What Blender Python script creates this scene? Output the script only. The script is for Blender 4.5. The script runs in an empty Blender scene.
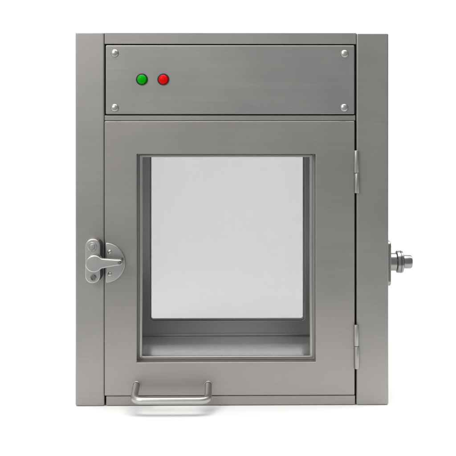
import bpy, bmesh, math, random
from mathutils import Vector, Matrix

random.seed(7)
scene = bpy.context.scene
col = scene.collection

# ------------------------------------------------------------------ units
# front face of the cabinet is the plane y = 0; one design unit u = 2 mm
U = 0.002
def X(u): return (u - 232.0) * U          # across, from the cabinet's axis
def Z(v): return (405.8 - v) * U          # up, from the surface it stands on

# ------------------------------------------------------------------ materials
def new_mat(name):
    m = bpy.data.materials.new(name); m.use_nodes = True
    nt = m.node_tree
    return m, nt, nt.nodes['Principled BSDF']

def brushed_steel(name, base=(0.52, 0.51, 0.495), rough=0.34, streak=0.06, axis='x', aniso=0.0, bump=0.0):
    """brushed stainless steel: fine streaks, faint cloudy handling marks"""
    m, nt, b = new_mat(name)
    N, L = nt.nodes, nt.links
    tc = N.new('ShaderNodeTexCoord'); oi = N.new('ShaderNodeObjectInfo')
    add = N.new('ShaderNodeVectorMath'); add.operation = 'ADD'
    mul = N.new('ShaderNodeVectorMath'); mul.operation = 'SCALE'; mul.inputs[0].default_value = (3.1, 1.7, 2.3)
    L.new(oi.outputs['Random'], mul.inputs['Scale'])
    L.new(tc.outputs['Object'], add.inputs[0]); L.new(mul.outputs[0], add.inputs[1])
    def noise(scale, detail, rgh):
        mp = N.new('ShaderNodeMapping'); mp.inputs['Scale'].default_value = scale
        L.new(add.outputs[0], mp.inputs['Vector'])
        n = N.new('ShaderNodeTexNoise'); n.inputs['Scale'].default_value = 1.0
        n.inputs['Detail'].default_value = detail; n.inputs['Roughness'].default_value = rgh
        L.new(mp.outputs[0], n.inputs['Vector']); return n
    a = {'x': (15, 380, 760), 'z': (420, 300, 7)}[axis]
    fine = noise(a, 2, 0.6)
    a2 = {'x': (2.2, 60, 75), 'z': (75, 60, 2.2)}[axis]
    wide = noise(a2, 2, 0.5)
    cloud = noise((6, 6, 6), 3, 0.55)
    def rng(src, lo, hi, fmin=0.3, fmax=0.7):
        r = N.new('ShaderNodeMapRange'); L.new(src.outputs['Fac'], r.inputs['Value'])
        r.inputs['From Min'].default_value = fmin; r.inputs['From Max'].default_value = fmax
        r.inputs['To Min'].default_value = lo; r.inputs['To Max'].default_value = hi; return r
    f1 = rng(fine, 1 - streak, 1 + streak); f2 = rng(wide, 1 - streak * .35, 1 + streak * .35)
    f3 = rng(cloud, 1 - .035, 1 + .035)
    m1 = N.new('ShaderNodeMath'); m1.operation = 'MULTIPLY'; L.new(f1.outputs[0], m1.inputs[0]); L.new(f2.outputs[0], m1.inputs[1])
    m2 = N.new('ShaderNodeMath'); m2.operation = 'MULTIPLY'; L.new(m1.outputs[0], m2.inputs[0]); L.new(f3.outputs[0], m2.inputs[1])
    vm = N.new('ShaderNodeVectorMath'); vm.operation = 'SCALE'; vm.inputs[0].default_value = base
    L.new(m2.outputs[0], vm.inputs['Scale']); L.new(vm.outputs[0], b.inputs['Base Color'])
    r1 = rng(wide, rough - .012, rough + .012); r2 = rng(cloud, -.03, .03)
    ra = N.new('ShaderNodeMath'); ra.operation = 'ADD'; L.new(r1.outputs[0], ra.inputs[0]); L.new(r2.outputs[0], ra.inputs[1])
    L.new(ra.outputs[0], b.inputs['Roughness'])
    bp = N.new('ShaderNodeBump'); bp.inputs['Strength'].default_value = bump; bp.inputs['Distance'].default_value = 0.0004
    L.new(fine.outputs['Fac'], bp.inputs['Height'])
    if bump > 0: L.new(bp.outputs[0], b.inputs['Normal'])
    b.inputs['Metallic'].default_value = 1.0
    if aniso: b.inputs['Anisotropic'].default_value = aniso
    return m

def plain(name, colr, rough=0.5, metal=0.0, spec=0.5, var=0.04):
    m, nt, b = new_mat(name)
    N, L = nt.nodes, nt.links
    tc = N.new('ShaderNodeTexCoord'); n = N.new('ShaderNodeTexNoise')
    n.inputs['Scale'].default_value = 60; n.inputs['Detail'].default_value = 3
    L.new(tc.outputs['Object'], n.inputs['Vector'])
    r = N.new('ShaderNodeMapRange'); r.inputs['To Min'].default_value = 1 - var; r.inputs['To Max'].default_value = 1 + var
    L.new(n.outputs['Fac'], r.inputs['Value'])
    v = N.new('ShaderNodeVectorMath'); v.operation = 'SCALE'; v.inputs[0].default_value = colr
    L.new(r.outputs[0], v.inputs['Scale']); L.new(v.outputs[0], b.inputs['Base Color'])
    b.inputs['Roughness'].default_value = rough; b.inputs['Metallic'].default_value = metal
    b.inputs['Specular IOR Level'].default_value = spec
    return m

def glass(name, tint):
    m = bpy.data.materials.new(name); m.use_nodes = True
    nt = m.node_tree; N, L = nt.nodes, nt.links
    N.clear()
    out = N.new('ShaderNodeOutputMaterial'); mix = N.new('ShaderNodeMixShader')
    tr = N.new('ShaderNodeBsdfTransparent'); gl = N.new('ShaderNodeBsdfGlossy'); fr = N.new('ShaderNodeFresnel')
    tr.inputs[0].default_value = (*tint, 1); gl.inputs['Roughness'].default_value = 0.02
    fr.inputs['IOR'].default_value = 1.45
    L.new(fr.outputs[0], mix.inputs[0]); L.new(tr.outputs[0], mix.inputs[1]); L.new(gl.outputs[0], mix.inputs[2])
    L.new(mix.outputs[0], out.inputs[0])
    return m

M = {
    'frame':  brushed_steel('brushed_steel_frame', base=(0.362, 0.350, 0.333), rough=0.48, streak=0.03),
    'door':   brushed_steel('brushed_steel_door', base=(0.364, 0.350, 0.332), rough=0.46, streak=0.03),
    'panel':  brushed_steel('brushed_steel_panel', base=(0.378, 0.368, 0.354), rough=0.42, streak=0.033),
    'inner':  brushed_steel('chamber_steel', base=(0.70, 0.695, 0.68), rough=0.36, streak=0.015, bump=0.0),
    'tray':   brushed_steel('chamber_floor_steel', base=(0.72, 0.717, 0.71), rough=0.22, streak=0.012, bump=0.0),
    'satin':  brushed_steel('satin_cast_steel', base=(0.47, 0.46, 0.445), rough=0.38, streak=0.008, bump=0.0),
    'dark':   brushed_steel('dark_turned_steel', base=(0.27, 0.268, 0.262), rough=0.27, streak=0.01, bump=0.0),
    'bar':    brushed_steel('satin_bar_steel', base=(0.50, 0.49, 0.47), rough=0.36, streak=0.008, bump=0.0),
    'hinge':  brushed_steel('hinge_steel', base=(0.38, 0.37, 0.355), rough=0.42, streak=0.01),
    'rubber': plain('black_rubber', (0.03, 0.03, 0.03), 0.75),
    'groove': plain('grey_gasket', (0.34, 0.336, 0.33), 0.6),
    'seal':   plain('grey_silicone_seal', (0.42, 0.42, 0.42), 0.5),
    'bezel':  plain('dark_bezel', (0.02, 0.022, 0.02), 0.35),
    'green':  plain('green_lens', (0.001, 0.36, 0.003), 0.28, spec=0.08),
    'red':    plain('red_lens', (0.68, 0.002, 0.002), 0.28, spec=0.08),
    'white':  plain('white_paper_sweep', (0.90, 0.90, 0.90), 0.85, var=0.005),
    'glass':  glass('clear_glass', (0.93, 0.93, 0.928)),
    'smoke':  glass('faintly_grey_glass', (0.725, 0.725, 0.725)),
}

# ------------------------------------------------------------------ mesh helpers
def finish(name, bm, mat, parent=None, smooth_angle=None):
    bmesh.ops.recalc_face_normals(bm, faces=bm.faces)
    if smooth_angle is not None:
        a = math.radians(smooth_angle)
        for f in bm.faces: f.smooth = True
        for e in bm.edges:
            if len(e.link_faces) == 2 and e.calc_face_angle(0) > a: e.smooth = False
    me = bpy.data.meshes.new(name); bm.to_mesh(me); bm.free()
    o = bpy.data.objects.new(name, me); col.objects.link(o)
    me.materials.append(mat)
    if parent is not None: o.parent = parent
    return o

def rrect(x0, x1, z0, z1, r=0.0, seg=6):
    """counter-clockwise rounded rectangle as (x, z) points, always 4*(seg+1) of them"""
    r = max(r, 1e-5); pts = []
    for cx, cz, a0 in ((x1 - r, z1 - r, 0), (x0 + r, z1 - r, 90), (x0 + r, z0 + r, 180), (x1 - r, z0 + r, 270)):
        for k in range(seg + 1):
            a = math.radians(a0 + 90 * k / seg)
            pts.append((cx + r * math.cos(a), cz + r * math.sin(a)))
    return pts

def offset(pts, d):
    """move a counter-clockwise loop outwards by d"""
    n = len(pts); out = []
    for i in range(n):
        p = Vector(pts[i]); j = 1
        a = Vector(pts[i - 1]); b = Vector(pts[(i + 1) % n])
        e1 = (p - a); e2 = (b - p)
        n1 = Vector((e1.y, -e1.x)); n2 = Vector((e2.y, -e2.x))
        if n1.length < 1e-7: n1 = n2.copy()
        if n2.length < 1e-7: n2 = n1.copy()
        n1.normalize(); n2.normalize()
        s = n1 + n2
        if s.length < 1e-6: s = n1.copy()
        s.normalize(); c = max(0.5, s.dot(n1))
        out.append(tuple(p + s * (d / c)))
    return out

def ring_of(bm, pts, y): return [bm.verts.new((x, y, z)) for x, z in pts]
def bridge(bm, a, b):
    n = len(a)
    for i in range(n):
        bm.faces.new((a[i], a[(i + 1) % n], b[(i + 1) % n], b[i]))

def slab(bm, pts, y0, y1, bev=0.0, seg=3, back_bev=False):
    """extrude a loop from front y0 to back y1, front edge rounded over by bev"""
    rings = []
    if bev > 0:
        for k in range(seg + 1):
            a = math.pi / 2 * k / seg
            rings.append(ring_of(bm, offset(pts, -bev * (1 - math.sin(a))), y0 + bev * (1 - math.cos(a))))
    else:
        rings.append(ring_of(bm, pts, y0))
    if back_bev:
        for k in range(seg + 1):
            a = math.pi / 2 * (1 - k / seg)
            rings.append(ring_of(bm, offset(pts, -bev * (1 - math.sin(a))), y1 - bev * (1 - math.cos(a))))
    else:
        rings.append(ring_of(bm, pts, y1))
    bm.faces.new(rings[0]); bm.faces.new(list(reversed(rings[-1])))
    for a, b in zip(rings, rings[1:]): bridge(bm, a, b)

def frame_ring(bm, outer, inner, y0, y1, bev=0.001, seg=3):
    """plate with a window: outer and inner loops of the same count, front edges rounded"""
    seq = [(inner, y1)]
    for k in range(seg + 1):
        a = math.pi / 2 * k / seg
        seq.append((offset(inner, bev * (1 - math.cos(a))), y0 + bev * (1 - math.sin(a))))
    for k in range(seg + 1):
        a = math.pi / 2 * k / seg
        seq.append((offset(outer, -bev * (1 - math.sin(a))), y0 + bev * (1 - math.cos(a))))
    seq.append((outer, y1))
    rings = [ring_of(bm, p, y) for p, y in seq]
    for i in range(len(rings)): bridge(bm, rings[i], rings[(i + 1) % len(rings)])

def box(bm, x0, x1, y0, y1, z0, z1, bev=0.0):
    vs = bmesh.ops.create_cube(bm, size=1)['verts']
    bmesh.ops.scale(bm, vec=(x1 - x0, y1 - y0, z1 - z0), verts=vs)
    bmesh.ops.translate(bm, vec=((x0 + x1) / 2, (y0 + y1) / 2, (z0 + z1) / 2), verts=vs)
    if bev:
        es = list({e for v in vs for e in v.link_edges})
        bmesh.ops.bevel(bm, geom=es, offset=bev, segments=3, profile=0.5, affect='EDGES')

def lathe(bm, prof, origin, axis, seg=40):
    """revolve (distance along axis, radius) pairs; closes ends with radius 0"""
    ax = Vector(axis).normalized()
    u = ax.orthogonal().normalized(); w = ax.cross(u)
    rings = []
    for t, r in prof:
        c = Vector(origin) + ax * t
        if r <= 1e-6: rings.append([bm.verts.new(c)])
        else: rings.append([bm.verts.new(c + (u * math.cos(2 * math.pi * k / seg) + w * math.sin(2 * math.pi * k / seg)) * r) for k in range(seg)])
    for a, b in zip(rings, rings[1:]):
        if len(a) == 1 and len(b) == 1: continue
        for k in range(seg):
            k2 = (k + 1) % seg
            if len(a) == 1: bm.faces.new((a[0], b[k2], b[k]))
            elif len(b) == 1: bm.faces.new((a[k], a[k2], b[0]))
            else: bm.faces.new((a[k], a[k2], b[k2], b[k]))

def tube(bm, path, r, seg=20):
    path = [Vector(p) for p in path]; rings = []
    up = Vector((0, 0, 1))
    prev = None
    for i, p in enumerate(path):
        t = (path[min(i + 1, len(path) - 1)] - path[max(i - 1, 0)]).normalized()
        if prev is None: u = t.orthogonal().normalized()
        else: u = (prev - t * prev.dot(t)).normalized()
        prev = u; w = t.cross(u)
        rings.append([bm.verts.new(p + (u * math.cos(2 * math.pi * k / seg) + w * math.sin(2 * math.pi * k / seg)) * r) for k in range(seg)])
    for a, b in zip(rings, rings[1:]): bridge(bm, a, b)
    bm.faces.new(rings[0]); bm.faces.new(list(reversed(rings[-1])))

def arc(c, a, b, n=8):
    """corner of a bar: quadratic blend from a to b round the control point c"""
    c, a, b = Vector(c), Vector(a), Vector(b)
    return [(1 - t) ** 2 * a + 2 * t * (1 - t) * c + t * t * b for t in [k / n for k in range(n + 1)]]

# ------------------------------------------------------------------ the setting: a white paper sweep
bm = bmesh.new()
prof = [(-0.45, -1.0), (-0.45, -0.02), (-0.43, 0.0), (1.6, 0.0)]
R = 1.0
for k in range(1, 17):
    a = math.pi / 2 * k / 16
    prof.append((1.6 + R * math.sin(a), R * (1 - math.cos(a))))
prof.append((1.6 + R, 3.2))
rows = [[bm.verts.new((x, y, z)) for x in (-3.0, 3.0)] for y, z in prof]
for a, b in zip(rows, rows[1:]): bm.faces.new((a[0], a[1], b[1], b[0]))
ground = finish('ground', bm, M['white'], None, 40)
ground['kind'] = 'structure'

# ------------------------------------------------------------------ the cabinet
root = bpy.data.objects.new('pass_box', None); col.objects.link(root)
root.location = (0, 0, 0.0005)
root.rotation_euler = (0, 0, math.radians(0.7))
root['label'] = 'brushed stainless steel pass box with glazed door and two indicator lights, on a white surface'
root['category'] = 'pass box'

DEPTH = 0.43
OUT = dict(x0=76, x1=388.4, z0=33.5)

# corner posts and rails of the front frame
def bar(name, x0, x1, v0, v1, y0=0.0, y1=0.04, bev=0.0012, mat='frame', r=0.0008, parent=root):
    bm = bmesh.new(); r = max(r, bev + 0.0004)         # a corner rounder than its edge keeps the face simple
    slab(bm, rrect(X(x0), X(x1), Z(v1), Z(v0), r, 3), y0, y1, bev)
    return finish(name, bm, M[mat], parent)
bar('side_post', 75.7, 104.62, 32.5, 405.8, bev=0.0030, r=0.0025)
bar('side_post', 356.55, 388.9, 33.1, 405.8, bev=0.0030, r=0.0025)
bar('top_rail', 104.7, 356.47, 32.9, 44.4, y0=0.0004)
bar('middle_rail', 104.72, 355.6, 115.6, 120.95, y0=0.0012)
bar('bottom_rail', 106.2, 355.4, 396.15, 405.4, y0=0.0010)

# recess behind the control panel, gasket behind the door (dark joints)
bm = bmesh.new()
box(bm, X(104.8), X(356.2), 0.012, 0.030, Z(115.6), Z(44.6))
finish('panel_recess', bm, M['rubber'], root)
bm = bmesh.new()
frame_ring(bm, rrect(X(104.8), X(356.2), Z(396.4), Z(120.6), 0.0016), rrect(X(120), X(336), Z(378), Z(137), 0.004), 0.0425, 0.0540, 0.001)
finish('door_gasket', bm, M['rubber'], root)

# outer shell: sides, top and bottom of the body behind the front frame
bm = bmesh.new()
frame_ring(bm, rrect(X(76.8), X(387.5), Z(405.4), Z(34.4), 0.003), rrect(X(78), X(386.3), Z(404.2), Z(35.6), 0.002), 0.0405, DEPTH - 0.001, 0.0005)
finish('outer_shell', bm, M['frame'], root)
# mounting flange between shell and chamber
bm = bmesh.new()
frame_ring(bm, rrect(X(78.4), X(385.2), Z(403.0), Z(36), 0.002), rrect(X(108), X(354), Z(385), Z(124), 0.001), 0.0545, 0.0570, 0.0004)
finish('flange', bm, M['frame'], root)

# work chamber
CF, CC, CL, CR, CY = 383.0, 126.0, 108.0, 356.0, 0.40
bm = bmesh.new(); box(bm, X(CL), X(CR), 0.0575, CY - 0.0005, Z(CF + 1.5), Z(CF))
# coved strip along the rear edge of the floor
box(bm, X(CL + 1), X(CR - 1), CY - 0.012, CY - 0.001, Z(CF) + 0.0002, Z(CF - 2.0), 0.0012)
finish('chamber_floor', bm, M['tray'], root)
bm = bmesh.new(); box(bm, X(CL), X(CR), 0.0575, CY - 0.0005, Z(CC), Z(CC - 1.5)); finish('chamber_ceiling', bm, M['inner'], root)
for xa, xb in ((CL - 1.5, CL - 0.1), (CR + 0.1, CR + 1.5)):
    bm = bmesh.new(); box(bm, X(xa), X(xb), 0.0575, CY - 0.0005, Z(CF + 1.5), Z(CC - 1.5)); finish('chamber_wall', bm, M['inner'], root)

# rear panel with the far window
RW = (135.9, 321.5, 366.0, 146.0)
bm = bmesh.new()
frame_ring(bm, rrect(X(78.2), X(385.4), Z(403.2), Z(35.8), 0.0025), rrect(X(RW[0]), X(RW[1]), Z(RW[2]), Z(RW[3]), 0.008, 6), CY, DEPTH, 0.0015)
rear = finish('rear_panel', bm, M['inner'], root)
bm = bmesh.new()
o_ = rrect(X(RW[0]) + .0004, X(RW[1]) - .0004, Z(RW[2]) + .0004, Z(RW[3]) - .0004, 0.0076, 6)
frame_ring(bm, o_, offset(o_, -0.0028), CY + 0.004, CY + 0.012, 0.0008)
finish('glazing_seal', bm, M['seal'], rear)
bm = bmesh.new(); slab(bm, offset(o_, -0.0003), CY + 0.0125, CY + 0.0175); finish('window_pane', bm, M['smoke'], rear)

# ------------------------------------------------------------------ door
DY = -0.0015
DW = (137.0, 315.6, 362.3, 154.2)
bm = bmesh.new()
frame_ring(bm, rrect(X(104.76), X(354.8), Z(395.5), Z(121.3), 0.0021, 6), rrect(X(DW[0]), X(DW[1]), Z(DW[2]), Z(DW[3]), 0.0008, 6), DY, 0.040, 0.0016)
door = finish('door', bm, M['door'], root)
bm = bmesh.new()
o_ = rrect(X(DW[0]) + .0003, X(DW[1]) - .0003, Z(DW[2]) + .0003, Z(DW[3]) - .0003, 0.0007, 6)
def inset(d, r): return rrect(X(DW[0]) + d, X(DW[1]) - d, Z(DW[2]) + d, Z(DW[3]) - d, r, 6)
b_ = inset(0.0029, 0.0016)
i_ = rrect(X(141.4), X(311.0), Z(359.2), Z(158.0), 0.0012, 6)
frame_ring(bm, b_, i_, 0.020, 0.028, 0.0012)
finish('glazing_bead', bm, M['satin'], door)
bm = bmesh.new(); frame_ring(bm, o_, inset(0.0027, 0.0012), 0.0212, 0.028, 0.0002)
finish('glazing_seal', bm, M['groove'], door)
bm = bmesh.new(); slab(bm, inset(0.0006, 0.0006), 0.0285, 0.0335); finish('window_pane', bm, M['glass'], door)

# ------------------------------------------------------------------ control panel
PY = -0.0012
bm = bmesh.new()
slab(bm, rrect(X(105.85), X(354.7), Z(114.5), Z(45.6), 0.0025, 5), PY, 0.0110, 0.0020)
panel = finish('control_panel', bm, M['panel'], root)
def dome_screw(px, pv, r, h, y, parent, mat='satin'):
    bm = bmesh.new()
    prof = [(0.0002, r * 0.98), (0.0006, r)]
    for k in range(1, 9):
        a = math.pi / 2 * k / 8
        prof.append((0.0006 + h * math.sin(a), r * math.cos(a) if k < 8 else 0))
    lathe(bm, prof, (X(px), y, Z(pv)), (0, -1, 0), 32)
    return finish('screw', bm, M[mat], parent, 50)
for px, pv in ((114.9, 53.5), (114.9, 108.0), (344.6, 54.0), (344.2, 108.0)):
    dome_screw(px, pv, 0.0080, 0.0044, PY, panel)

def indicator(px, pv, mat, label):
    bm = bmesh.new()
    lathe(bm, [(0.0, 0.0094), (0.0030, 0.0094), (0.0046, 0.0088), (0.0064, 0.0070), (0.0074, 0.0040), (0.0078, 0.0)], (X(px), PY - 0.001, Z(pv)), (0, -1, 0), 48)
    lens = finish('indicator_light', bm, M[mat], root, 30)
    lens['label'] = label
    bm = bmesh.new()
    lathe(bm, [(0.0002, 0.0097), (0.0036, 0.0097), (0.0042, 0.0104), (0.0038, 0.0112), (0.0024, 0.0118), (0.0002, 0.0120), (0.0002, 0.0097)], (X(px), PY, Z(pv)), (0, -1, 0), 48)
    finish('bezel', bm, M['bezel'], lens, 30)
indicator(142.0, 79.6, 'green', 'round green indicator light')
indicator(163.3, 79.6, 'red', 'round red indicator light')

# ------------------------------------------------------------------ latch on the left post, strike plate on the door
LT = 0.0260                                            # the latch body is a thick casting
bm = bmesh.new()
slab(bm, rrect(X(87.2), X(101.7), Z(281.0), Z(237.0), 0.0135, 8), -LT, -0.0002, 0.0026, 4)
latch = finish('latch', bm, M['satin'], root, 40)
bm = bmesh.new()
slab(bm, rrect(X(89.0), X(103.5), Z(279.5), Z(238.6), 0.0125, 8), -0.0150, -0.0001, 0.0008, 2)  # dark sheet standing in for the latch's shadow on the post
finish('latch_shade', bm, M['rubber'], latch, 40)
bm = bmesh.new()
lathe(bm, [(LT + .0002, 0.0088), (LT + .0024, 0.0088), (LT + .0030, 0.0080), (LT + .0030, 0.0058), (LT + .0044, 0.0050), (LT + .0048, 0.0030), (LT + .0048, 0.0)], (X(94.2), 0, Z(244.6)), (0, -1, 0), 36)
finish('screw', bm, M['satin'], latch, 30)
bm = bmesh.new()
lathe(bm, [(LT + .0002, 0.0062), (LT + .0026, 0.0062), (LT + .0034, 0.0052), (LT + .0036, 0.0034), (LT + .0012, 0.0030), (LT + .0012, 0.0)], (X(95.2), 0, Z(275.4)), (0, -1, 0), 36)
sc_ = finish('screw', bm, M['dark'], latch, 30)  # dark steel carries the shade beneath the lever
sc_['label'] = 'hollow screw, coloured darker for the shade under the lever'
# pivot boss and lever
bm = bmesh.new()
lathe(bm, [(LT + .0002, 0.0158), (LT + .0140, 0.0158), (LT + .0144, 0.0)], (X(96.9), 0, Z(259.2)), (0, -1, 0), 40)
finish('pivot', bm, M['satin'], latch, 40)
pts = []
hx, hz, hr = X(97.2), Z(259.8), 0.0170
for k in range(25):                                    # round head, open to the right
    a = math.radians(44 + 272 * k / 24)
    pts.append((hx + hr * math.cos(a), hz + hr * math.sin(a)))
arm = ((104.6, 5.0), (108, 4.5), (113, 3.9), (118, 3.3), (122.2, 2.9))
def rise(u): return (u - 100) / 22 * 1.2 * U
for u, w in arm: pts.append((X(u), hz - w * U + rise(u)))
for k in range(1, 8):
    a = math.radians(-90 + 180 * k / 8)
    pts.append((X(122.2) + 2.9 * U * math.cos(a), hz + rise(122.2) + 2.9 * U * math.sin(a)))
for u, w in reversed(arm): pts.append((X(u), hz + w * U + rise(u)))
LF = LT + 0.0240
bm = bmesh.new(); slab(bm, pts, -LF, -LT - 0.0146, 0.0030, 5)
lever = finish('lever', bm, M['satin'], latch, 35)

bm = bmesh.new()
sx, sz, sr = X(105.6), Z(262.4), 0.0400
a0 = math.radians(88)
pts = [(sx + sr * math.cos(-a0 + 2 * a0 * k / 32), sz + sr * math.sin(-a0 + 2 * a0 * k / 32)) for k in range(33)]
slab(bm, pts, DY - 0.0050, DY - 0.0002, 0.0016, 3)
strike = finish('strike_plate', bm, M['satin'], root, 40)
for px, pv, r in ((110.2, 251.2, 0.0042), (110.4, 273.6, 0.0042)):
    dome_screw(px, pv, r, 0.0026, DY - 0.0050, strike, 'satin')
bm = bmesh.new()                                       # catch pin the lever tip bears on
lathe(bm, [(0.0066, 0.0038), (LF + .0004, 0.0038), (LF + .0018, 0.0030), (LF + .0022, 0.0)], (X(122.2), 0, hz + rise(122.2)), (0, -1, 0), 24)
finish('catch_pin', bm, M['dark'], strike, 40)

# ------------------------------------------------------------------ hinges
def hinge(v0, vm, v1):
    bm = bmesh.new()
    slab(bm, rrect(X(355.2), X(357.9), Z(v1 - .5), Z(v0 + .5), 0.0008, 2), -0.0010, 0.0015, 0.0005)
    h = finish('hinge', bm, M['hinge'], root)
    for a, b, dx in ((v0, vm - .15, -0.0004), (vm + .15, v1, 0.0006)):
        bm = bmesh.new(); r = 0.0051; L = (b - a) * U
        lathe(bm, [(0, 0), (0, r - .0010), (.0004, r - .0003), (.001, r), (L - .001, r), (L - .0004, r - .0003), (L, r - .0010), (L, 0)],
              (X(356.4) + dx, -0.0050, Z(b)), (0, 0, 1), 28)
        finish('knuckle', bm, M['hinge'], h, 40)
hinge(150.6, 173.2, 193.2)
hinge(324.8, 346.2, 368.8)

# ------------------------------------------------------------------ pull handle on the door's lower edge
r = 0.0072
xa, xb = X(136.4), X(208.4)
zm, zb = Z(385.2), Z(391.2)
yb = -0.062
def bpt(t): return zm + (zb - zm) * t
path = [Vector((xa, DY + 0.0005, zm))]
q = 0.017
ya = DY + (yb - DY)
dz = zb - zm
legdir = (Vector((0, yb, zb)) - Vector((0, DY, zm))).normalized()
ca, cb = Vector((xa, yb, zb)), Vector((xb, yb, zb))
path += arc(ca, ca - legdir * q, ca + Vector((q, 0, 0)))
path += arc(cb, cb - Vector((q, 0, 0)), cb - legdir * q)
path += [Vector((xb, DY + 0.0005, zm))]
bm = bmesh.new(); tube(bm, path, r, 24)
handle = finish('handle', bm, M['bar'], root, 50)
for xx in (xa, xb):
    bm = bmesh.new()
    lathe(bm, [(0.0002, 0.0074), (0.0002, 0.0088), (0.0010, 0.0088), (0.0016, 0.0082), (0.0016, 0.0074)], (xx, DY, zm), (0, -1, 0), 32)
    finish('collar', bm, M['satin'], handle, 40)

# ------------------------------------------------------------------ port on the right-hand side
py_, pz = 0.040, Z(262.3)
k = (2.0 + py_) / 2.0
def side(u): return X(232 + (u - 232) * k)
zc = 0.6216 - (0.6216 - pz) * k
S = k * U
bm = bmesh.new()
vs = rrect(py_ - 0.030, py_ + 0.030, zc - 22.3 * S, zc + 22.3 * S, 0.012, 8)
x_in, x_out = X(387.0), side(389.4)
ra = [bm.verts.new((x_in, y, z)) for y, z in vs]; rb = [bm.verts.new((x_out - .0015, y, z)) for y, z in vs]
rc = [bm.verts.new((x_out, y, z)) for y, z in offset(vs, -.0015)]
bridge(bm, ra, rb); bridge(bm, rb, rc); bm.faces.new(ra); bm.faces.new(rc)
port = finish('side_port', bm, M['dark'], root, 30)
def port_piece(name, prof, mat):
    bm = bmesh.new()
    lathe(bm, [(side(u) , rr * S) for u, rr in prof], (0, py_, zc), (1, 0, 0), 40)
    return finish(name, bm, M[mat], port, 35)
port_piece('neck', [(389.45, 0), (389.45, 9.0), (396.3, 9.0), (396.3, 0)], 'dark')
port_piece('nut', [(396.4, 0), (396.4, 9.6), (397.2, 11.0), (399.6, 11.3), (400.0, 10.5), (400.5, 10.5), (400.9, 11.3), (402.8, 11.0), (403.7, 9.4), (403.7, 0)], 'dark')
port_piece('spindle', [(403.8, 0), (403.8, 6.8), (410.8, 6.8), (412.2, 6.0), (412.6, 4.8), (412.6, 0)], 'dark')

# ------------------------------------------------------------------ light: studio lamps, an added fill, graded grey surround
w = bpy.data.worlds.new('World'); scene.world = w; w.use_nodes = True
wn, wl = w.node_tree.nodes, w.node_tree.links
bg = wn['Background']
bg.inputs['Color'].default_value = (0.97, 0.985, 1.0, 1)
# surround graded brighter left, darker right, added to shape the steel's edge highlights
tc = wn.new('ShaderNodeTexCoord'); sx_ = wn.new('ShaderNodeSeparateXYZ'); mr = wn.new('ShaderNodeMapRange')
wl.new(tc.outputs['Generated'], sx_.inputs[0]); wl.new(sx_.outputs['X'], mr.inputs['Value'])
mr.inputs['From Min'].default_value = -1; mr.inputs['From Max'].default_value = 1
mr.inputs['To Min'].default_value = 0.68; mr.inputs['To Max'].default_value = 0.30
wl.new(mr.outputs[0], bg.inputs['Strength'])

def area(name, loc, target, sx, sy, power, colr=(1, 1, 1)):
    l = bpy.data.lights.new(name, 'AREA'); l.shape = 'RECTANGLE'; l.size = sx; l.size_y = sy; l.energy = power; l.color = colr
    o = bpy.data.objects.new(name, l); col.objects.link(o); o.location = loc
    o.rotation_euler = (Vector(target) - Vector(loc)).to_track_quat('-Z', 'Y').to_euler()
    return o
area('overhead_softbox', (0.05, -0.06, 2.4), (0, 0.08, 0), 2.4, 1.5, 58, (1, 0.985, 0.96))
area('front_softbox', (-1.45, -2.3, 1.85), (-0.1, 0, 0.6), 1.2, 1.0, 35, (1, 0.985, 0.96))
area('rear_fill', (2.0, 0.6, 2.3), (0.7, 0.4, 0), 0.8, 0.8, 18, (1, 0.985, 0.96))  # added fill, lifts the shadow on the ground right of the cabinet
area('backdrop_lamp', (0, 1.0, 2.8), (0, 2.0, 0.0), 4.2, 0.8, 42)

# ------------------------------------------------------------------ camera (level, lens shifted down)
cam = bpy.data.cameras.new('camera'); co = bpy.data.objects.new('camera', cam); col.objects.link(co)
co.location = (0, -2.0, 0.6216); co.rotation_euler = (math.radians(90), 0, 0)
cam.sensor_width = 36; cam.lens = 36 * 2.0 / (456 * U)
cam.shift_x = (228 - 232) / 456; cam.shift_y = -(228 - 95) / 456
cam.clip_start = 0.05; cam.clip_end = 100
scene.camera = co

scene.render.film_transparent = False
vs = scene.view_settings
vs.view_transform = 'Standard'; vs.look = 'None'; vs.exposure = 0; vs.gamma = 1; vs.use_curve_mapping = False
scene.cycles.max_bounces = 12; scene.cycles.transparent_max_bounces = 16
